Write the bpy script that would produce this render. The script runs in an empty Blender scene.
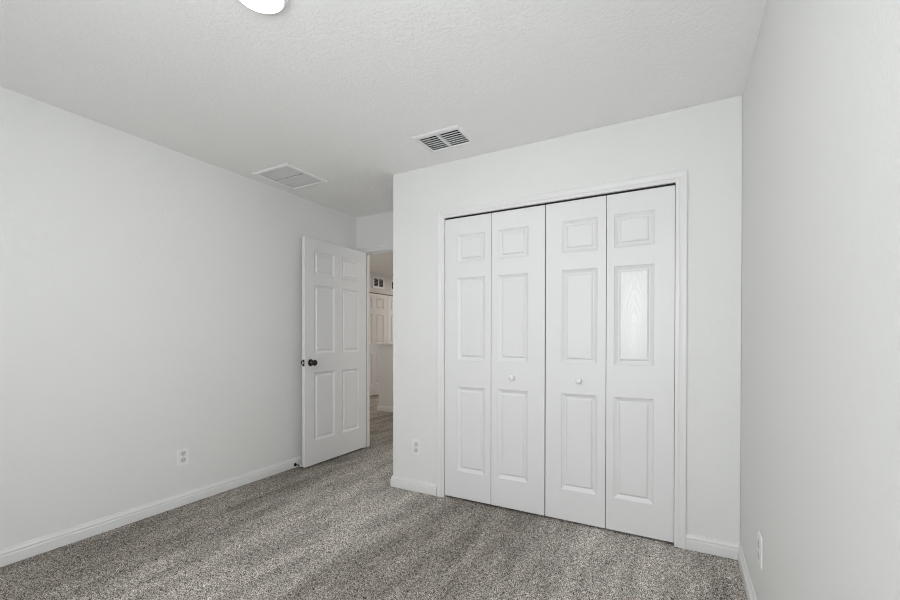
import bpy, bmesh, math, random
import numpy as np
from mathutils import Vector

sc = bpy.context.scene
C = sc.collection
R = math.radians

# ------------------------------------------------------------------ camera
cd = bpy.data.cameras.new('camera')
cam = bpy.data.objects.new('camera', cd); C.objects.link(cam)
cam.location = (0, 0, 1.169)
cam.rotation_mode = 'XYZ'
from mathutils import Matrix
cam.rotation_euler = (Matrix.Rotation(R(28.75), 3, 'Z') @ Matrix.Rotation(R(90 - 0.377), 3, 'X') @ Matrix.Rotation(R(0.065), 3, 'Z')).to_euler()
cd.sensor_width = 36
cd.lens = 36 * 419.48 / 900
cd.shift_y = 39.97 / 900
cd.clip_start = 0.02
sc.camera = cam

# ------------------------------------------------------------------ world, lights, exposure
w = bpy.data.worlds.new('world'); sc.world = w; w.use_nodes = True
wb = w.node_tree.nodes['Background']
wb.inputs[0].default_value = (0.80, 0.90, 1.0, 1); wb.inputs[1].default_value = 1.0

def area(name, loc, rot, sx, sy, power, col, shape='RECTANGLE', parent=None):
    l = bpy.data.lights.new(name, 'AREA'); l.shape = shape; l.size = sx; l.size_y = sy
    l.energy = power; l.color = col
    o = bpy.data.objects.new(name, l); C.objects.link(o)
    o.location = loc; o.rotation_euler = rot
    if parent: o.parent = parent
    return o
# daylight through the window behind the camera
XR_ = 0.2825
area('window_daylight_and_fill', (-0.62, -1.05, 1.47), (R(92), 0, 0), 1.2, 1.3, 73, (0.96, 0.98, 1.0))
# added fill through an invented right-wall window, brightens left wall and door
area('window_daylight_and_fill', (XR_ + 0.30, 0.02, 1.47), (R(90), 0, R(90)), 1.1, 1.3, 27, (0.96, 0.98, 1.0))
# the lamp of the hall; the weaker light near the doorway is added fill
area('hall_lamp_and_fill', (-4.2, 8.1, 2.40), (0, 0, 0), 0.3, 0.3, 29, (1.0, 0.89, 0.80), 'DISK')
area('hall_lamp_and_fill', (-2.0, 4.5, 2.40), (0, 0, 0), 0.3, 0.3, 4, (1.0, 0.89, 0.80), 'DISK')
# added fill through an opening in the hall's right wall, brightens the open door
area('hall_opening_fill', (-0.30, 4.65, 1.45), (R(90), 0, R(90)), 0.9, 1.2, 14, (1.0, 0.93, 0.87))
# added fill facing the half wall, with no built source
area('hall_fill', (-4.55, 3.60, 1.55), (R(96), 0, 0), 0.7, 1.2, 5.5, (1.0, 0.92, 0.84))

sc.view_settings.view_transform = 'Standard'
sc.view_settings.look = 'None'
sc.view_settings.gamma = 1
sc.view_settings.exposure = -0.14
sc.cycles.use_denoising = True
sc.cycles.denoising_prefilter = 'NONE'
sc.cycles.filter_width = 1.0
sc.cycles.max_bounces = 16
sc.cycles.diffuse_bounces = 12
sc.cycles.sample_clamp_indirect = 10

# ------------------------------------------------------------------ measures
H = 2.44
XL, XR, YC, XA, YB, YR = -3.0284, 0.2825, 2.6645, -1.9725, 3.4384, -0.74
WT = 0.095                      # thickness of the doorway wall
YH = YB + WT                    # its hall side
XH = -5.33                      # hall wall with the double doors
HY1, HX1 = 9.0, -0.6            # far ends of the hall
OX0, OX1, OZ = -1.507, -0.025, 2.034      # closet opening
DX0, DX1, DZ = -2.9385, -2.055, 2.066      # doorway opening

# ------------------------------------------------------------------ materials
def nodes(m): return m.node_tree.nodes, m.node_tree.links
def base_mat(name, col, rough, spec=0.5, metal=0):
    m = bpy.data.materials.new(name); m.use_nodes = True
    b = m.node_tree.nodes['Principled BSDF']
    b.inputs['Base Color'].default_value = (*col, 1); b.inputs['Roughness'].default_value = rough
    b.inputs['Specular IOR Level'].default_value = spec; b.inputs['Metallic'].default_value = metal
    return m, b
def coords(m, scale=(1, 1, 1)):
    n, l = nodes(m)
    t = n.new('ShaderNodeTexCoord'); mp = n.new('ShaderNodeMapping'); mp.inputs['Scale'].default_value = scale
    l.new(t.outputs['Object'], mp.inputs['Vector']); return mp.outputs['Vector']
def noise(m, vec, scale, detail=2, rough=0.5):
    n, l = nodes(m); t = n.new('ShaderNodeTexNoise'); t.inputs['Scale'].default_value = scale
    t.inputs['Detail'].default_value = detail; t.inputs['Roughness'].default_value = rough
    l.new(vec, t.inputs['Vector']); return t.outputs['Fac']
def ramp(m, fac, stops):
    n, l = nodes(m); r = n.new('ShaderNodeValToRGB'); e = r.color_ramp.elements
    while len(e) < len(stops): e.new(0.5)
    for k, (p, c) in enumerate(stops):
        e[k].position = p; e[k].color = (*c, 1) if len(c) == 3 else c
    l.new(fac, r.inputs['Fac']); return r.outputs['Color']
def bump(m, b, height, strength, dist):
    n, l = nodes(m); t = n.new('ShaderNodeBump'); t.inputs['Strength'].default_value = strength
    t.inputs['Distance'].default_value = dist
    l.new(height, t.inputs['Height']); l.new(t.outputs['Normal'], b.inputs['Normal'])

def wall_paint(name, col):
    m, b = base_mat(name, col, 0.62, 0.3)
    v = coords(m); f = noise(m, v, 150, 1.5, 0.5)
    bump(m, b, ramp(m, f, [(0.42, (0, 0, 0)), (0.72, (1, 1, 1))]), 0.20, 0.0022)
    return m
M = {}
M['wall'] = wall_paint('wall paint', (0.745, 0.748, 0.737))
m, b = base_mat('ceiling paint', (0.90, 0.90, 0.892), 0.8, 0.2)
f = noise(m, coords(m, (1, 1, 1)), 60, 4, 0.55)
bump(m, b, ramp(m, f, [(0.44, (0, 0, 0)), (0.54, (0.8, 0.8, 0.8)), (0.70, (1, 1, 1))]), 0.38, 0.003)
M['ceiling'] = m
M['trim'], _ = base_mat('trim paint', (0.742, 0.742, 0.738), 0.38, 0.4)

def door_paint(name, rough, grain):
    m, b = base_mat(name, (0.742, 0.742, 0.745), rough, 0.45)
    n, l = nodes(m)
    v = coords(m, (1, 1, 0.10))
    t = n.new('ShaderNodeTexWave'); t.wave_type = 'BANDS'; t.bands_direction = 'X'; t.inputs['Scale'].default_value = 26
    t.inputs['Distortion'].default_value = 9; t.inputs['Detail'].default_value = 2.5; t.inputs['Detail Scale'].default_value = 0.8
    l.new(v, t.inputs['Vector'])
    bump(m, b, t.outputs['Fac'], grain, 0.0012)
    return m
M['door'] = door_paint('moulded door paint', 0.42, 0.08)
# cathedral grain of the shinier panel field
m, b = base_mat('glossy grained door panel', (0.742, 0.742, 0.745), 0.3, 0.5)
n, l = nodes(m)
t = n.new('ShaderNodeTexCoord'); mp = n.new('ShaderNodeMapping'); mp.inputs['Location'].default_value = (-0.156, 0, -0.115)
mp.inputs['Scale'].default_value = (1, 1, 0.115)
l.new(t.outputs['Object'], mp.inputs['Vector'])
t = n.new('ShaderNodeTexWave'); t.wave_type = 'RINGS'; t.rings_direction = 'Y'; t.inputs['Scale'].default_value = 38
t.inputs['Distortion'].default_value = 1.2; t.inputs['Detail'].default_value = 2; t.inputs['Detail Scale'].default_value = 2
l.new(mp.outputs['Vector'], t.inputs['Vector']); bump(m, b, t.outputs['Fac'], 0.20, 0.0012)
rr = n.new('ShaderNodeMapRange'); rr.inputs['To Min'].default_value = 0.25; rr.inputs['To Max'].default_value = 0.36
l.new(t.outputs['Fac'], rr.inputs['Value']); l.new(rr.outputs['Result'], b.inputs['Roughness'])
M['door_gloss'] = m
M['bronze'], _ = base_mat('dark oil rubbed bronze', (0.040, 0.034, 0.030), 0.20, 0.5, 0.7)
M['chrome'], _ = base_mat('satin nickel', (0.62, 0.60, 0.57), 0.3, 0.5, 1)
M['plastic'], _ = base_mat('white plastic', (0.80, 0.80, 0.795), 0.35, 0.5)
M['recept'], _ = base_mat('receptacle plastic', (0.60, 0.60, 0.595), 0.4)
M['slot'], _ = base_mat('dark slot', (0.04, 0.04, 0.04), 0.6)
M['gap_shade'], _ = base_mat('gap shade black track', (0.012, 0.012, 0.013), 0.7)  # black stands for the shade in the gap above the closet doors
M['metal'], _ = base_mat('white enamelled metal', (0.82, 0.82, 0.82), 0.4, 0.5)
M['louvre'], _ = base_mat('grey white louvre enamel', (0.72, 0.72, 0.72), 0.5)
M['duct'], _ = base_mat('shade black duct', (0.018, 0.020, 0.024), 0.7)  # near-black stands for the shade inside ducts and behind grille slots
M['rubber'], _ = base_mat('white rubber', (0.8, 0.8, 0.8), 0.6)
M['closet'], _ = base_mat('closet wall paint', (0.75, 0.75, 0.74), 0.7)
m, b = base_mat('lamp diffuser', (1, 1, 1), 0.4)
b.inputs['Emission Color'].default_value = (1, 0.985, 0.96, 1); b.inputs['Emission Strength'].default_value = 6
M['lamp'] = m
m = bpy.data.materials.new('window glass'); m.use_nodes = True; n, l = nodes(m); n.remove(n['Principled BSDF'])
tr = n.new('ShaderNodeBsdfTransparent'); gl = n.new('ShaderNodeBsdfGlossy'); gl.inputs['Roughness'].default_value = 0.02
mx = n.new('ShaderNodeMixShader'); mx.inputs[0].default_value = 0.05
l.new(tr.outputs[0], mx.inputs[1]); l.new(gl.outputs[0], mx.inputs[2]); l.new(mx.outputs[0], n['Material Output'].inputs['Surface'])
M['glass'] = m

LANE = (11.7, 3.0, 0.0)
# carpet: flecked grey tufts, vacuum tracks along the room
m, b = base_mat('flecked grey carpet', (0.3, 0.3, 0.3), 0.95, 0.05)
n, l = nodes(m)
v = coords(m)
f1 = noise(m, v, 240, 2, 0.7)
f3 = noise(m, v, 62, 2, 0.6)
av = n.new('ShaderNodeMix'); av.data_type = 'FLOAT'; av.inputs[0].default_value = 0.22
l.new(f1, av.inputs[2]); l.new(f3, av.inputs[3]); f1 = av.outputs[0]
fleck = ramp(m, f1, [(0.395, (0.030, 0.027, 0.024)), (0.45, (0.18, 0.167, 0.153)), (0.525, (0.40, 0.378, 0.352)), (0.62, (0.74, 0.71, 0.672))])
vs = coords(m, (1, 0.22, 1))
mp2 = n.new('ShaderNodeMapping'); mp2.inputs['Rotation'].default_value = (0, 0, R(11)); mp2.inputs['Scale'].default_value = (1, 0.20, 1)
tc = n.new('ShaderNodeTexCoord'); l.new(tc.outputs['Object'], mp2.inputs['Vector'])
f2 = noise(m, mp2.outputs['Vector'], 8, 4, 0.6)
band = ramp(m, f2, [(0.38, (0.88, 0.865, 0.845)), (0.62, (1.30, 1.29, 1.275))])
# broad darker and lighter lanes, offset so a darker one falls on the left
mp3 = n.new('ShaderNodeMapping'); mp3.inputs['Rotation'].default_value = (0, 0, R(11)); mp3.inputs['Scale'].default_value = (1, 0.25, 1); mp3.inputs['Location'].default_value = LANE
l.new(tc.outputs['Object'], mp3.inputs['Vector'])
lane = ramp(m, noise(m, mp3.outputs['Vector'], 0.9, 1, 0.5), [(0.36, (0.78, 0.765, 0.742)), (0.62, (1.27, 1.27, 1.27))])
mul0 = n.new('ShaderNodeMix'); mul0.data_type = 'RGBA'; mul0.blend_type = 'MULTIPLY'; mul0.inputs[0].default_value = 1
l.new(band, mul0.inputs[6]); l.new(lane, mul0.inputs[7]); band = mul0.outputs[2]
mul = n.new('ShaderNodeMix'); mul.data_type = 'RGBA'; mul.blend_type = 'MULTIPLY'; mul.inputs[0].default_value = 1
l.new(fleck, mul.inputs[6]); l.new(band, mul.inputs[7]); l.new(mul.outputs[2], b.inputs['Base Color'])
bump(m, b, f1, 0.5, 0.006)
M['carpet'] = m

# ------------------------------------------------------------------ helpers
def finish(name, bm, mat, parent=None, smooth=False, bevel=0, seg=2, loc=None):
    bmesh.ops.remove_doubles(bm, verts=bm.verts, dist=1e-6)
    bmesh.ops.recalc_face_normals(bm, faces=bm.faces)
    me = bpy.data.meshes.new(name); bm.to_mesh(me); bm.free()
    if mat: me.materials.append(mat)
    if smooth:
        for p in me.polygons: p.use_smooth = True
    o = bpy.data.objects.new(name, me); C.objects.link(o)
    if parent: o.parent = parent
    if loc: o.location = loc
    if bevel:
        md = o.modifiers.new('bevel', 'BEVEL'); md.width = bevel; md.segments = seg; md.limit_method = 'ANGLE'; md.angle_limit = R(50)
    return o
def tag(o, label=None, cat=None, group=None, kind=None):
    for k, x in (('label', label), ('category', cat), ('group', group), ('kind', kind)):
        if x: o[k] = x
    return o
def empty(name, loc, rz=0, parent=None):
    o = bpy.data.objects.new(name, None); C.objects.link(o); o.empty_display_size = 0.05
    o.location = loc; o.rotation_euler = (0, 0, rz)
    if parent: o.parent = parent
    return o
def box(bm, x0, x1, y0, y1, z0, z1):
    v = [bm.verts.new(p) for p in ((x0, y0, z0), (x1, y0, z0), (x1, y1, z0), (x0, y1, z0), (x0, y0, z1), (x1, y0, z1), (x1, y1, z1), (x0, y1, z1))]
    for q in ((0, 3, 2, 1), (4, 5, 6, 7), (0, 1, 5, 4), (1, 2, 6, 5), (2, 3, 7, 6), (3, 0, 4, 7)):
        bm.faces.new([v[k] for k in q])
def slab(bm, us, vs, holes, d0, d1, mp):
    """a slab cut into cells at us, vs; cells whose middle lies in a hole (u0,u1,v0,v1) are left out all the way through"""
    cache = {}
    def V(u, v, d):
        k = (round(u, 6), round(v, 6), round(d, 6))
        if k not in cache: cache[k] = bm.verts.new(mp(u, v, d))
        return cache[k]
    nu, nv = len(us) - 1, len(vs) - 1
    def solid(i, j):
        if not (0 <= i < nu and 0 <= j < nv): return False
        u, v = (us[i] + us[i+1]) / 2, (vs[j] + vs[j+1]) / 2
        return not any(a < u < b_ and c < v < d for a, b_, c, d in holes)
    for i in range(nu):
        for j in range(nv):
            if not solid(i, j): continue
            a, b_, c, d = us[i], us[i+1], vs[j], vs[j+1]
            for dd in (d0, d1): bm.faces.new([V(a, c, dd), V(b_, c, dd), V(b_, d, dd), V(a, d, dd)])
            for (ii, jj, p, q) in ((i-1, j, (a, c), (a, d)), (i+1, j, (b_, c), (b_, d)), (i, j-1, (a, c), (b_, c)), (i, j+1, (a, d), (b_, d))):
                if not solid(ii, jj): bm.faces.new([V(*p, d0), V(*q, d0), V(*q, d1), V(*p, d1)])
def cuts(lo, hi, *xs): return sorted({lo, hi, *xs})
def struct(name, bm, mat, **k):
    return tag(finish(name, bm, mat, **k), kind='structure')
def plane_y(u, v, d): return (u, d, v)
def plane_x(u, v, d): return (d, u, v)
def plane_z(u, v, d): return (u, v, d)
def wall(name, u0, u1, d0, d1, axis, holes=(), z0=-0.02, z1=H, mat=None, bevel=0):
    bm = bmesh.new()
    slab(bm, cuts(u0, u1, *[x for h in holes for x in h[:2]]), cuts(z0, z1, *[x for h in holes for x in h[2:] if z0 < x < z1]), holes, d0, d1, axis)
    return struct(name, bm, mat or M['wall'], bevel=bevel, seg=3)
def sweep(bm, path, prof, z=None, closed_ends=True):
    """profile (offset to the left of the path, height) along a flat polyline, mitred"""
    P = [Vector(p) for p in path]; rows = []
    for i, p in enumerate(P):
        d0 = (P[i] - P[i-1]).normalized() if i else None
        d1 = (P[i+1] - P[i]).normalized() if i < len(P) - 1 else None
        n0 = Vector((-d0.y, d0.x)) if d0 else None; n1 = Vector((-d1.y, d1.x)) if d1 else None
        if n0 is None: o = n1
        elif n1 is None: o = n0
        else: o = (n0 + n1) / (1 + n0.dot(n1))
        rows.append([bm.verts.new((p.x + o.x * t, p.y + o.y * t, h)) for t, h in prof])
    for a, b_ in zip(rows, rows[1:]):
        for k in range(len(prof) - 1): bm.faces.new([a[k], a[k+1], b_[k+1], b_[k]])
    if closed_ends:
        bm.faces.new(rows[0]); bm.faces.new(rows[-1])
def lathe(bm, prof, seg=24, axis='Y', at=(0, 0, 0), sign=1):
    """(radius, distance along axis) revolved"""
    rings = []
    for r, d in prof:
        ring = []
        for k in range(1 if r < 1e-6 else seg):
            a = 2 * math.pi * k / seg; c, s = r * math.cos(a), r * math.sin(a)
            p = {'Y': (c, sign * d, s), 'Z': (c, s, sign * d), 'X': (sign * d, c, s)}[axis]
            ring.append(bm.verts.new((p[0] + at[0], p[1] + at[1], p[2] + at[2])))
        rings.append(ring)
    for A, B in zip(rings, rings[1:]):
        for k in range(seg):
            a, a2 = A[k % len(A)], A[(k + 1) % len(A)]; c, c2 = B[k % len(B)], B[(k + 1) % len(B)]
            f = [x for i, x in enumerate((a, a2, c2, c)) if x not in (a, a2, c2, c)[:i]]
            if len(f) > 2: bm.faces.new(f)

# ------------------------------------------------------------------ the setting
# floor: one carpet through room, alcove, closet and hall; the part in view is modelled as tufts
rng = np.random.default_rng(4)
step = 0.0075
xs = np.arange(XL - 0.02, XR + 0.021, step); ys = np.arange(0.55, YB + 0.2, step)
nx, ny = len(xs), len(ys)
gx, gy = np.meshgrid(xs, ys, indexing='ij')
gx = gx + rng.uniform(-0.0025, 0.0025, gx.shape); gy = gy + rng.uniform(-0.0025, 0.0025, gy.shape)
gz = rng.uniform(-0.007, 0.003, gx.shape)
gx[0] = xs[0]; gx[-1] = xs[-1]; gy[:, 0] = ys[0]; gy[:, -1] = ys[-1]
co = np.stack([gx, gy, gz], -1).reshape(-1, 3)
idx = np.arange(nx * ny).reshape(nx, ny)
quads = np.stack([idx[:-1, :-1], idx[1:, :-1], idx[1:, 1:], idx[:-1, 1:]], -1).reshape(-1, 4)
extra = []
def flat(x0, x1, y0, y1, z):
    extra.append([(x0, y0, z), (x1, y0, z), (x1, y1, z), (x0, y1, z)])
flat(XH - 0.1, XR + 0.1, YR - 0.1, HY1 + 0.1, -0.02)                       # backing
flat(XL - 0.02, XR + 0.02, YR - 0.02, ys[0], -0.001)                        # behind the camera
flat(XH - 0.05, HX1 + 0.05, ys[-1], HY1 + 0.05, -0.001)                     # hall
ne = len(extra)
co = np.concatenate([co, np.array(extra, float).reshape(-1, 3)])
qe = np.arange(ne * 4).reshape(ne, 4) + nx * ny
quads = np.concatenate([quads, qe])
me = bpy.data.meshes.new('floor')
me.vertices.add(len(co)); me.vertices.foreach_set('co', co.astype(np.float32).ravel())
me.loops.add(quads.size); me.loops.foreach_set('vertex_index', quads.astype(np.int32).ravel())
me.polygons.add(len(quads)); me.polygons.foreach_set('loop_start', np.arange(0, quads.size, 4, dtype=np.int32))
me.update(calc_edges=True); me.validate()
me.polygons.foreach_set('use_smooth', np.ones(len(me.polygons), bool))
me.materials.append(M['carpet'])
fl = bpy.data.objects.new('floor', me); C.objects.link(fl)
tag(fl, 'flecked grey cut pile carpet with vacuum tracks running through room and hall', 'carpet', kind='structure')

# ceiling, cut out above the two ceiling grilles
VX0, VX1, VY0, VY1 = -1.505, -1.166, 2.229, 2.478         # supply register
GX0, GX1, GY0, GY1 = -2.922, -2.527, 2.120, 2.535         # return grille
vh = (VX0 + 0.028, VX1 - 0.028, VY0 + 0.034, VY1 - 0.022)
gh = (GX0 + 0.030, GX1 - 0.030, GY0 + 0.030, GY1 - 0.030)
bm = bmesh.new()
slab(bm, cuts(XH - 0.1, XR + 0.1, vh[0], vh[1], gh[0], gh[1]), cuts(YR - 0.1, HY1 + 0.1, vh[2], vh[3], gh[2], gh[3]), [vh, gh], H, H + 0.06, plane_z)
struct('ceiling', bm, M['ceiling'])

wall('wall_left', YR - 0.1, YH, XL - 0.1, XL, plane_x)
W2 = (-0.52, 0.56, 0.86, 2.10)  # opening added for the fill light
wall('wall_right', YR - 0.1, YH, XR, XR + 0.1, plane_x, [W2])
WX0, WX1, WZ0, WZ1 = -1.20, -0.04, 0.86, 2.10
wall('wall_rear', XL, XR, YR - 0.1, YR, plane_y, [(WX0, WX1, WZ0, WZ1)])
wall('wall_closet', XA, XR, YC, YC + 0.1, plane_y, [(OX0, OX1, -1, OZ)], bevel=0.006)
wall('wall_alcove', YC + 0.1, YB, XA, XA + 0.1, plane_x)
wall('wall_doorway', XL, XR, YB, YH, plane_y, [(DX0, DX1, -1, DZ)])
wall('wall_hall_left', YH - 0.095, HY1, XH - 0.1, XH, plane_x, [(6.165, 7.875, -1, 2.052)])
wall('wall_hall_closet', 6.0, 8.05, XH - 0.16, XH - 0.1, plane_x, z1=2.2, mat=M['closet'])
wall('wall_hall_near', XH, XL - 0.1, YH - 0.095, YH, plane_y)
wall('wall_hall_far', XH - 0.1, HX1 + 0.1, HY1, HY1 + 0.1, plane_y)
wall('wall_hall_right', YH, HY1, HX1, HX1 + 0.1, plane_x, [(4.15, 5.15, 0.8, 2.1)])  # opening added to let the hall fill light in
# half wall by the stairs, with its cap
hw = wall('wall_landing', -4.205, HX1, 5.30, 5.415, plane_y, z1=1.035, bevel=0.004)
tag(hw, 'white half wall with a capped top in the hall beyond the doorway', 'half wall')
bm = bmesh.new(); box(bm, -4.232, HX1, 5.268, 5.447, 1.048, 1.068)
finish('cap', bm, M['trim'], hw, bevel=0.004)
bm = bmesh.new(); box(bm, -4.215, HX1, 5.288, 5.427, 1.015, 1.045)
finish('cap_moulding', bm, M['trim'], hw, bevel=0.004)

# window behind the camera
wn = tag(empty('window_1', ((WX0 + WX1) / 2, YR - 0.05, WZ0)), kind='structure')
ox, oy, oz = wn.location
bm = bmesh.new()
slab(bm, cuts(WX0, WX1, WX0 + 0.05, WX1 - 0.05, -0.64, -0.60), cuts(WZ0, WZ1, WZ0 + 0.05, WZ1 - 0.05, 1.46, 1.50),
     [(WX0 + 0.05, -0.64, WZ0 + 0.05, 1.46), (WX0 + 0.05, -0.64, 1.50, WZ1 - 0.05), (-0.60, WX1 - 0.05, WZ0 + 0.05, 1.46), (-0.60, WX1 - 0.05, 1.50, WZ1 - 0.05)],
     -0.02, 0.02, lambda u, v, d: (u - ox, d, v - oz))
finish('window_frame', bm, M['trim'], wn)
bm = bmesh.new(); box(bm, WX0 + 0.04 - ox, WX1 - 0.04 - ox, -0.003, 0.003, 0.04, WZ1 - WZ0 - 0.04)
finish('pane', bm, M['glass'], wn)
bm = bmesh.new(); box(bm, WX0 - 0.04 - ox, WX1 + 0.04 - ox, 0.02, 0.08, -0.02, 0.0)
finish('window_sill', bm, M['trim'], wn, bevel=0.004)

# invented second window in the right wall, added to let fill light in
wn = tag(empty('added_window_2', (XR + 0.05, (W2[0] + W2[1]) / 2, W2[2])), kind='structure')
hw2, hh2 = (W2[1] - W2[0]) / 2, W2[3] - W2[2]
bm = bmesh.new()
hs2 = [(-hw2 + 0.05, hw2 - 0.05, 0.05, hh2 / 2 - 0.02), (-hw2 + 0.05, hw2 - 0.05, hh2 / 2 + 0.02, hh2 - 0.05)]
slab(bm, cuts(-hw2, hw2, -hw2 + 0.05, hw2 - 0.05), cuts(0, hh2, *[q for p in hs2 for q in p[2:]]), hs2, -0.02, 0.02, plane_x)
finish('window_frame', bm, M['trim'], wn)  # frame and pane of the added window
bm = bmesh.new(); box(bm, -0.003, 0.003, -hw2 + 0.04, hw2 - 0.04, 0.04, hh2 - 0.04); finish('pane', bm, M['glass'], wn)
bm = bmesh.new(); box(bm, -0.08, -0.02, -hw2 - 0.03, hw2 + 0.03, -0.02, 0.0); finish('window_sill', bm, M['trim'], wn, bevel=0.004)

# baseboards
BP = [(0, 0.0), (0.0135, 0.0), (0.0135, 0.050), (0.0115, 0.053), (0.0095, 0.054), (0.0095, 0.060), (0.0115, 0.0615), (0.0112, 0.066), (0.0085, 0.071), (0.0055, 0.078), (0.0045, 0.084), (0.0, 0.085)]
def baseboard(name, path, label=None):
    bm = bmesh.new(); sweep(bm, path, BP); return struct(name, bm, M['trim'])
baseboard('baseboard_right', [(XR, YR), (XR, YC), (OX1 + 0.052, YC)])
baseboard('baseboard_closet', [(OX0 - 0.062, YC), (XA, YC), (XA, YB)])
baseboard('baseboard_left', [(DX0 - 0.062, YB), (XL, YB), (XL, YR)])
baseboard('baseboard_rear', [(XL, YR), (XR, YR)])
baseboard('baseboard_hall', [(XH, 7.97), (XH, HY1), ][::-1])
baseboard('baseboard_landing', [(-4.205, 5.415), (-4.205, 5.30), (HX1, 5.30)][::-1])

# casings (profile: distance from the opening's edge, how far it stands out)
CP = [(0, 0), (0, 0.008), (0.002, 0.0095), (0.018, 0.0105), (0.022, 0.0135), (0.026, 0.0125), (0.040, 0.0165), (0.050, 0.0175), (0.056, 0.0165), (0.058, 0.014), (0.058, 0)]
def casing(bm, u0, u1, v1, mp):
    rows = []
    for wd, dp in CP:
        rows.append([bm.verts.new(mp(*q, dp)) for q in ((u0 - wd, 0), (u0 - wd, v1 + wd), (u1 + wd, v1 + wd), (u1 + wd, 0))])
    for a, b_ in zip(rows, rows[1:]):
        for k in range(3): bm.faces.new([a[k], a[k+1], b_[k+1], b_[k]])
    for k in (0, 3): bm.faces.new([r[k] for r in rows])
bm = bmesh.new(); casing(bm, OX0, OX1, OZ, lambda u, v, d: (u, YC - d, v))
struct('trim_1', bm, M['trim'])
tag(bpy.data.objects['trim_1'], 'white moulded casing framing the closet opening', 'door casing')
bm = bmesh.new(); box(bm, OX0 + 0.001, OX1 - 0.001, YC + 0.006, YC + 0.045, OZ - 0.009, OZ + 0.001)
tk = finish('bifold_track', bm, M['gap_shade'], bpy.data.objects['trim_1']); tk['label'] = 'bifold door track along the head, black for the gap shade'
# doorway: jamb, stop and casing on both sides
t2 = tag(empty('trim_2', (0, 0, 0)), 'white jamb and casing of the doorway to the hall', 'door frame', kind='structure')
bm = bmesh.new(); casing(bm, DX0 + 0.006, DX1 - 0.006, DZ - 0.006, lambda u, v, d: (u, YB - d, v)); finish('casing', bm, M['trim'], t2)
bm = bmesh.new(); casing(bm, DX0 + 0.006, DX1 - 0.006, DZ - 0.006, lambda u, v, d: (u, YH + d, v)); finish('casing', bm, M['trim'], t2)
bm = bmesh.new(); slab(bm, cuts(DX0 - 0.001, DX1 + 0.001, DX0 + 0.014, DX1 - 0.014), cuts(-0.01, DZ + 0.001, DZ - 0.014), [(DX0 + 0.014, DX1 - 0.014, -1, DZ - 0.014)], YB - 0.001, YH + 0.001, plane_y)
finish('jamb', bm, M['trim'], t2)
bm = bmesh.new(); slab(bm, cuts(DX0 + 0.013, DX1 - 0.013, DX0 + 0.024, DX1 - 0.024), cuts(-0.01, DZ - 0.013, DZ - 0.024), [(DX0 + 0.024, DX1 - 0.024, -1, DZ - 0.024)], YB + 0.038, YB + 0.070, plane_y)
finish('stop_moulding', bm, M['trim'], t2)

# ------------------------------------------------------------------ doors
RING = [(0.0, 0.0), (0.0015, 0.0022), (0.009, 0.0062), (0.018, 0.0112), (0.022, 0.0125), (0.026, 0.0125), (0.0345, 0.0042), (0.0375, 0.0035)]
def raised_panel(name, r, T, mat, parent, field_mat=None):
    u0, u1, v0, v1 = r; bm = bmesh.new()
    for side in (0, 1):
        rows = []
        for ins, dp in RING:
            d = dp if side == 0 else T - dp
            rows.append([bm.verts.new(p) for p in ((u0 + ins, d, v0 + ins), (u1 - ins, d, v0 + ins), (u1 - ins, d, v1 - ins), (u0 + ins, d, v1 - ins))])
        for a, b_ in zip(rows, rows[1:]):
            for k in range(4): bm.faces.new([a[k], a[(k+1) % 4], b_[(k+1) % 4], b_[k]])
        f = bm.faces.new(rows[-1])
        if field_mat and side == 0: f.material_index = 1
        if side == 0: first = rows[0]
        else:
            for k in range(4): bm.faces.new([first[k], first[(k+1) % 4], rows[0][(k+1) % 4], rows[0][k]])
    o = finish(name, bm, mat, parent)
    if field_mat: o.data.materials.append(field_mat)
    return o
def panelled(name, x0, x1, z0, z1, T, panels, parent, gloss=None):
    """slab with its front at y = 0; raised panels are its children"""
    bm = bmesh.new()
    slab(bm, cuts(x0, x1, *[q for p in panels for q in p[:2]]), cuts(z0, z1, *[q for p in panels for q in p[2:]]), panels, 0, T, plane_y)
    s = finish(name, bm, M['door'], parent, bevel=0.0018)
    for k, p in enumerate(panels):
        raised_panel('raised_panel', p, T, M['door'], s, M['door_gloss'] if gloss == k else None)
    return s

# the open six-panel door: hinged on the left jamb, standing at a right angle to the doorway
DW, DH, DT = 0.821, 2.032, 0.035
d1 = empty('door_1', (-2.886, 2.614, 0.020), R(90))
tag(d1, 'open white six-panel room door with a dark bronze knob', 'door', kind='structure')
zr = [(0.215, 0.829), (1.000, 1.619), (1.712, 1.926)]
pan = [(a, b_, z0, z1) for z0, z1 in zr for a, b_ in ((0.109, 0.364), (0.463, 0.706))]
sl = panelled('door_slab', 0, DW, 0, DH, DT, pan, d1)
for sg, y in ((-1, 0.0), (1, DT)):
    bm = bmesh.new()
    lathe(bm, [(0.0, 0.030), (0.011, 0.030), (0.0115, 0.036), (0.0195, 0.041), (0.0262, 0.049), (0.0268, 0.055), (0.0235, 0.062), (0.015, 0.0655), (0.0, 0.066)], 28, 'Y', (0.064, y, 0.921), sg)
    k = finish('door_knob', bm, M['bronze'], d1, smooth=True); k['label'] = 'dark bronze round door knob'
    bm = bmesh.new()
    lathe(bm, [(0.0, -0.001), (0.031, -0.001), (0.0315, 0.003), (0.028, 0.0075), (0.017, 0.010), (0.0115, 0.012), (0.0105, 0.032), (0, 0.032)], 28, 'Y', (0.064, y, 0.921), sg)
    finish('rose', bm, M['bronze'], k, smooth=True)
bm = bmesh.new(); box(bm, -0.0015, 0.001, 0.005, 0.030, 0.892, 0.950)
lp = finish('latch_plate', bm, M['bronze'], d1); lp['label'] = 'dark bronze latch plate on the door edge'
bm = bmesh.new(); box(bm, -0.012, -0.001, 0.011, 0.024, 0.911, 0.931)
finish('latch_bolt', bm, M['chrome'], lp, bevel=0.003)
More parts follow.
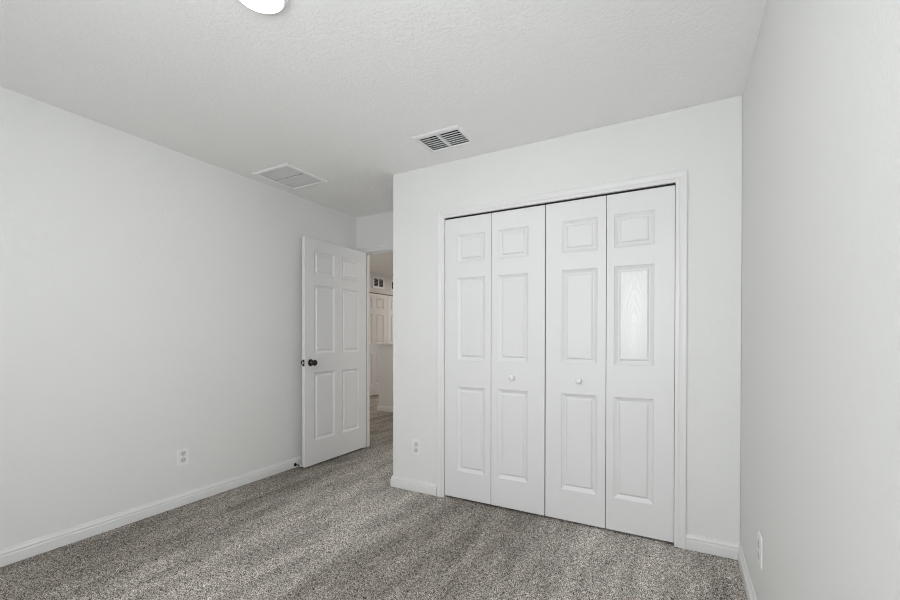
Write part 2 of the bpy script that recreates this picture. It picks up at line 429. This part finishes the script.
for z in (0.20, 1.02, 1.82):
    bm = bmesh.new(); lathe(bm, [(0, 0), (0.006, 0), (0.006, 0.09), (0, 0.09)], 12, 'Z', (DW + 0.003, DT + 0.003, z))
    box(bm, DW - 0.0005, DW + 0.0015, 0.004, DT, z, z + 0.09)
    finish('hinge', bm, M['bronze'], d1)

# bifold closet doors: two hinged pairs
BT = 0.034
zc = [(0.208, 0.813), (1.005, 1.591), (1.703, 1.899)]
def bifold(x0, LA, LB, label, knob_leaf, gloss_leaf=None, sh=0.0):
    root = empty('bifold_door', (x0 + LA, YC + 0.003, 0.0))
    tag(root, label, 'closet door', 'bifold closet doors', 'thing')
    for k in (0, 1):
        a = -LA if k == 0 else 0.0015
        b_ = -0.0015 if k == 0 else LB
        p0, p1 = (-0.262 - sh, -0.048 - sh) if k == 0 else (0.049 - sh, 0.263 - sh)
        leaf = panelled('door_leaf', a, b_, 0.014, OZ - 0.0115, BT, [(p0, p1, z0, z1) for z0, z1 in zc], root, 1 if gloss_leaf == k else None)
        if k == knob_leaf:
            bm = bmesh.new()
            lathe(bm, [(0, -0.001), (0.013, -0.001), (0.0125, 0.003), (0.009, 0.008), (0.0105, 0.013), (0.016, 0.018), (0.0182, 0.023), (0.017, 0.028), (0.011, 0.0315), (0, 0.0325)], 24, 'Y', ((p0 + p1) / 2 + 0.002, 0, 0.900), -1)
            finish('knob', bm, M['plastic'], leaf, smooth=True)
    return root
bifold(OX0 + 0.002, 0.364, 0.375, 'white panelled bifold closet door pair on the alcove side, knob on its second leaf', 1)
bifold(-0.760, 0.369, 0.3645, 'white panelled bifold closet door pair by the room corner, with one glossier grained panel', 0, 1, 0.004)

# double doors in the hall, seen through the doorway
hp = [(a, b_, z0, z1) for z0, z1 in ((0.222, 0.822), (1.028, 1.607), (1.72, 1.93)) for a, b_ in ((0.112, 0.352), (0.480, 0.714))]
for nm, y0, lab in (('door_2', 6.172, 'white six-panel hall door seen in full height beyond the half wall'), ('door_3', 7.022, 'white six-panel hall door next to the corner of the doorway, mostly hidden')):
    d = empty(nm, (XH - 0.002, y0, 0.014), R(90)); tag(d, lab, 'door', kind='structure')
    bm = bmesh.new(); slab(bm, cuts(0, 0.846, *[q for p in hp for q in p[:2]]), cuts(0, 2.022, *[q for p in hp for q in p[2:]]), hp, 0, 0.034, plane_y)
    s = finish('door_slab', bm, M['door'], d, bevel=0.0018)
    for p in hp: raised_panel('raised_panel', p, 0.034, M['door'], s)
bm = bmesh.new(); casing(bm, 6.165, 7.875, 2.052, lambda u, v, d: (XH + d, u, v))
struct('trim_3', bm, M['trim'])

# ------------------------------------------------------------------ ceiling and wall grilles
def frame_bm(bm, u0, u1, v0, v1, hole, z_in, z_out, mp):
    """bevelled flange round a hole; extra bars come as their own parts"""
    rows = [[(u0, v0), (u1, v0), (u1, v1), (u0, v1)]]
    hu0, hu1, hv0, hv1 = hole
    lv = [((u0, u1, v0, v1), z_in), ((u0 + 0.001, u1 - 0.001, v0 + 0.001, v1 - 0.001), z_in + 0.3 * (z_out - z_in)), ((u0 + 0.010, u1 - 0.010, v0 + 0.010, v1 - 0.010), z_out),
          ((hu0 + 0.0, hu1 - 0.0, hv0 + 0.0, hv1 - 0.0), z_out), ((hu0 + 0.002, hu1 - 0.002, hv0 + 0.002, hv1 - 0.002), z_in)]
    R_ = [[bm.verts.new(mp(*q, z)) for q in ((a, c), (b_, c), (b_, d), (a, d))] for (a, b_, c, d), z in lv]
    for A, B in zip(R_, R_[1:]):
        for k in range(4): bm.faces.new([A[k], A[(k+1) % 4], B[(k+1) % 4], B[k]])
def duct(bm, hole, z0, z1):
    a, b_, c, d = hole
    v = [bm.verts.new(p) for p in ((a, c, z0), (b_, c, z0), (b_, d, z0), (a, d, z0), (a, c, z1), (b_, c, z1), (b_, d, z1), (a, d, z1))]
    for q in ((4, 5, 6, 7), (0, 1, 5, 4), (1, 2, 6, 5), (2, 3, 7, 6), (3, 0, 4, 7)): bm.faces.new([v[k] for k in q])
def tilted(bm, u0, u1, v, z, wid, th, ang):
    c, s = math.cos(ang), math.sin(ang); hw_, ht = wid / 2, th / 2
    P = [(v + a * c - b_ * s, z + a * s + b_ * c) for a, b_ in ((-hw_, -ht), (hw_, -ht), (hw_, ht), (-hw_, ht))]
    A = [bm.verts.new((u0, *p)) for p in P]; B = [bm.verts.new((u1, *p)) for p in P]
    for k in range(4): bm.faces.new([A[k], A[(k+1) % 4], B[(k+1) % 4], B[k]])
    bm.faces.new(A); bm.faces.new(B)

# supply register
vr = empty('ceiling_register', ((VX0 + VX1) / 2, (VY0 + VY1) / 2, H))
tag(vr, 'white ceiling air register with dark open slats near the closet', 'vent')
cx, cy = vr.location.x, vr.location.y
rel = lambda h: (h[0] - cx, h[1] - cx, h[2] - cy, h[3] - cy)
h = rel(vh); mid = -1.343 - cx
bm = bmesh.new(); frame_bm(bm, VX0 - cx, VX1 - cx, VY0 - cy, VY1 - cy, h, 0, -0.008, plane_z); finish('frame', bm, M['metal'], vr)
bm = bmesh.new(); box(bm, mid - 0.0055, mid + 0.0055, h[2], h[3], -0.007, 0.012); finish('divider', bm, M['metal'], vr)
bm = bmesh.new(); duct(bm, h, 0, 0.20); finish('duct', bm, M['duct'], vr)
ns = 7
for a, b_ in ((h[0] + 0.002, mid - 0.0055), (mid + 0.0055, h[1] - 0.002)):
    for k in range(ns):
        bm = bmesh.new(); y = h[2] + (k + 0.75) * (h[3] - h[2]) / (ns + 0.3)
        tilted(bm, a, b_, y, 0.004, 0.0145, 0.0012, R(9)); finish('slat', bm, M['metal'], vr)

# return grille
gr = empty('return_grille', ((GX0 + GX1) / 2, (GY0 + GY1) / 2, H))
tag(gr, 'square white return air grille with fine louvres on the ceiling above the open door', 'vent')
cx, cy = gr.location.x, gr.location.y
h = rel(gh)
bm = bmesh.new(); frame_bm(bm, GX0 - cx, GX1 - cx, GY0 - cy, GY1 - cy, h, 0, -0.010, plane_z); finish('frame', bm, M['metal'], gr)
bm = bmesh.new(); box(bm, h[0], h[1], -0.004, 0.004, -0.0045, 0.004); finish('crossbar', bm, M['metal'], gr)
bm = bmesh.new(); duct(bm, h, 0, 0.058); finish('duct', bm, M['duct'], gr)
nl = 30
for k in range(nl):
    y = h[2] + (k + 0.5) * (h[3] - h[2]) / nl
    if abs(y) < 0.006: continue
    bm = bmesh.new(); tilted(bm, h[0] + 0.001, h[1] - 0.001, y, 0.003, 0.0095, 0.0008, R(-16)); finish('louvre', bm, M['louvre'], gr)

# two small grilles high on the hall wall
def hall_grille(y0, y1, label):
    g = empty('wall_grille', (XH, (y0 + y1) / 2, 2.262)); tag(g, label, 'vent', 'hall wall grilles')
    hw_ = (y1 - y0) / 2; hh = 0.118
    bm = bmesh.new()
    hs = [(-hw_ + 0.045, -0.015, -hh + 0.042, hh - 0.042), (0.015, hw_ - 0.045, -hh + 0.042, hh - 0.042)]
    slab(bm, cuts(-hw_, hw_, *[q for p in hs for q in p[:2]]), cuts(-hh, hh, -hh + 0.042, hh - 0.042), hs, 0, 0.010, plane_x)
    finish('frame', bm, M['metal'], g, bevel=0.003)
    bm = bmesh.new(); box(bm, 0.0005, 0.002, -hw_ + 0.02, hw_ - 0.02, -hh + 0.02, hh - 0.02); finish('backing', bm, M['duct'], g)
    for a, b_, _, _ in hs:
        for k in range(5):
            z = -hh + 0.058 + k * 0.030
            bm = bmesh.new(); box(bm, 0.003, 0.008, a, b_, z - 0.0011, z + 0.0011); finish('slat', bm, M['metal'], g)
hall_grille(6.530, 6.905, 'white two-part wall grille with dark slots high above the hall doors, fully in view')
hall_grille(7.105, 7.480, 'white wall grille above the hall doors, cut off by the corner of the closet wall')

# ------------------------------------------------------------------ ceiling light
cl = empty('ceiling_light', (-1.36, 1.02, H)); tag(cl, 'lit round white flush ceiling light cut by the top of the photo', 'ceiling light')
bm = bmesh.new(); lathe(bm, [(0.0, 0.0), (0.098, 0.0), (0.098, 0.006), (0.094, 0.015), (0.087, 0.019), (0.083, 0.018), (0.0, 0.015)], 48, 'Z', (0, 0, 0), -1)
finish('trim_ring', bm, M['metal'], cl, smooth=True)
bm = bmesh.new(); lathe(bm, [(0.084, 0.014), (0.0835, 0.020), (0.075, 0.0245), (0.05, 0.028), (0.0, 0.029)], 48, 'Z', (0, 0, 0), -1)
df = finish('diffuser', bm, M['lamp'], cl, smooth=True); df['label'] = 'glowing white diffuser'
sl_ = bpy.data.lights.new('ceiling_lamp_light', 'SPOT'); sl_.energy = 5; sl_.color = (1.0, 0.985, 0.96); sl_.spot_size = R(180); sl_.spot_blend = 0.02; sl_.shadow_soft_size = 0.075
so = bpy.data.objects.new('ceiling_lamp_light', sl_); C.objects.link(so); so.location = (0, 0, -0.036); so.parent = cl
area('ceiling_lamp_downlight', (0, 0, -0.036), (0, 0, 0), 0.16, 0.16, 3.5, (1.0, 0.985, 0.96), 'DISK', cl)

# ------------------------------------------------------------------ outlets
def rounded(bm, w_, h_, r, d0, d1, seg=5, cx=0, cz=0):
    pts = []
    for sx, sz, a0 in ((1, 1, 0), (-1, 1, 90), (-1, -1, 180), (1, -1, 270)):
        for k in range(seg + 1):
            a = R(a0 + 90 * k / seg); pts.append((cx + sx * (w_ / 2 - r) + r * math.cos(a), cz + sz * (h_ / 2 - r) + r * math.sin(a)))
    A = [bm.verts.new((x, d0, z)) for x, z in pts]; B = [bm.verts.new((x, d1, z)) for x, z in pts]
    for k in range(len(pts)): bm.faces.new([A[k], A[(k+1) % len(pts)], B[(k+1) % len(pts)], B[k]])
    bm.faces.new(A); bm.faces.new(B)
def make_outlet():
    o = empty('wall_outlet', (0, 0, 0))
    bm = bmesh.new(); rounded(bm, 0.080, 0.122, 0.006, 0, -0.006); finish('cover_plate', bm, M['plastic'], o, bevel=0.0025)
    for z in (0.0225, -0.0225):
        bm = bmesh.new(); rounded(bm, 0.036, 0.033, 0.012, -0.005, -0.0085, cz=z); r = finish('receptacle', bm, M['recept'], o, bevel=0.0006, seg=1)
        for x, hh in ((-0.0065, 0.0085), (0.0065, 0.007)):
            bm = bmesh.new(); box(bm, x - 0.0013, x + 0.0013, -0.0088, -0.0080, z + 0.004 - hh / 2, z + 0.004 + hh / 2); finish('slot', bm, M['slot'], r)
        bm = bmesh.new(); lathe(bm, [(0, 0.0080), (0.0026, 0.0080), (0.0026, 0.0088), (0, 0.0088)], 12, 'Y', (0, 0, z - 0.0085), -1); finish('slot', bm, M['slot'], r)
    bm = bmesh.new(); lathe(bm, [(0, 0.005), (0.003, 0.005), (0.003, 0.0068), (0, 0.0072)], 12, 'Y', (0, 0, 0), -1); finish('screw', bm, M['chrome'], o)
    return o
def copy_tree(o, parent=None):
    c = o.copy(); C.objects.link(c); c.parent = parent
    for ch in list(o.children): copy_tree(ch, c)
    return c
proto = make_outlet()
spots = [((-1.751, YC, 0.335), 0, 'white duplex wall outlet low between the alcove corner and the closet casing'),
         ((XL, 1.659, 0.337), R(90), 'white duplex wall outlet low on the long bare wall behind the open door'),
         ((XR, 2.03, 0.335), R(-90), 'white duplex wall outlet seen nearly edge-on, on the wall beside the closet')]
todo = [proto] + [copy_tree(proto) for _ in spots[1:]]
for o, (loc, rz, lab) in zip(todo, spots):
    o.location = loc; o.rotation_euler = (0, 0, rz); tag(o, lab, 'outlet', 'duplex wall outlets')

# ------------------------------------------------------------------ door stop on the baseboard
ds = empty('door_stop', (XL + 0.0135, 2.618, 0.028)); tag(ds, 'small dark bronze door stop with white tip on the baseboard by the open door', 'door stop')
bm = bmesh.new(); lathe(bm, [(0, 0), (0.014, 0), (0.014, 0.003), (0.010, 0.006), (0, 0.006)], 20, 'X'); finish('base_plate', bm, M['bronze'], ds)
bm = bmesh.new(); lathe(bm, [(0, 0.005), (0.0055, 0.005), (0.0055, 0.066), (0, 0.066)], 16, 'X'); finish('rod', bm, M['bronze'], ds, smooth=True)
bm = bmesh.new(); lathe(bm, [(0, 0.064), (0.0085, 0.064), (0.0095, 0.070), (0.0085, 0.080), (0, 0.082)], 16, 'X'); b_ = finish('bumper', bm, M['rubber'], ds); b_['label'] = 'white rubber bumper'
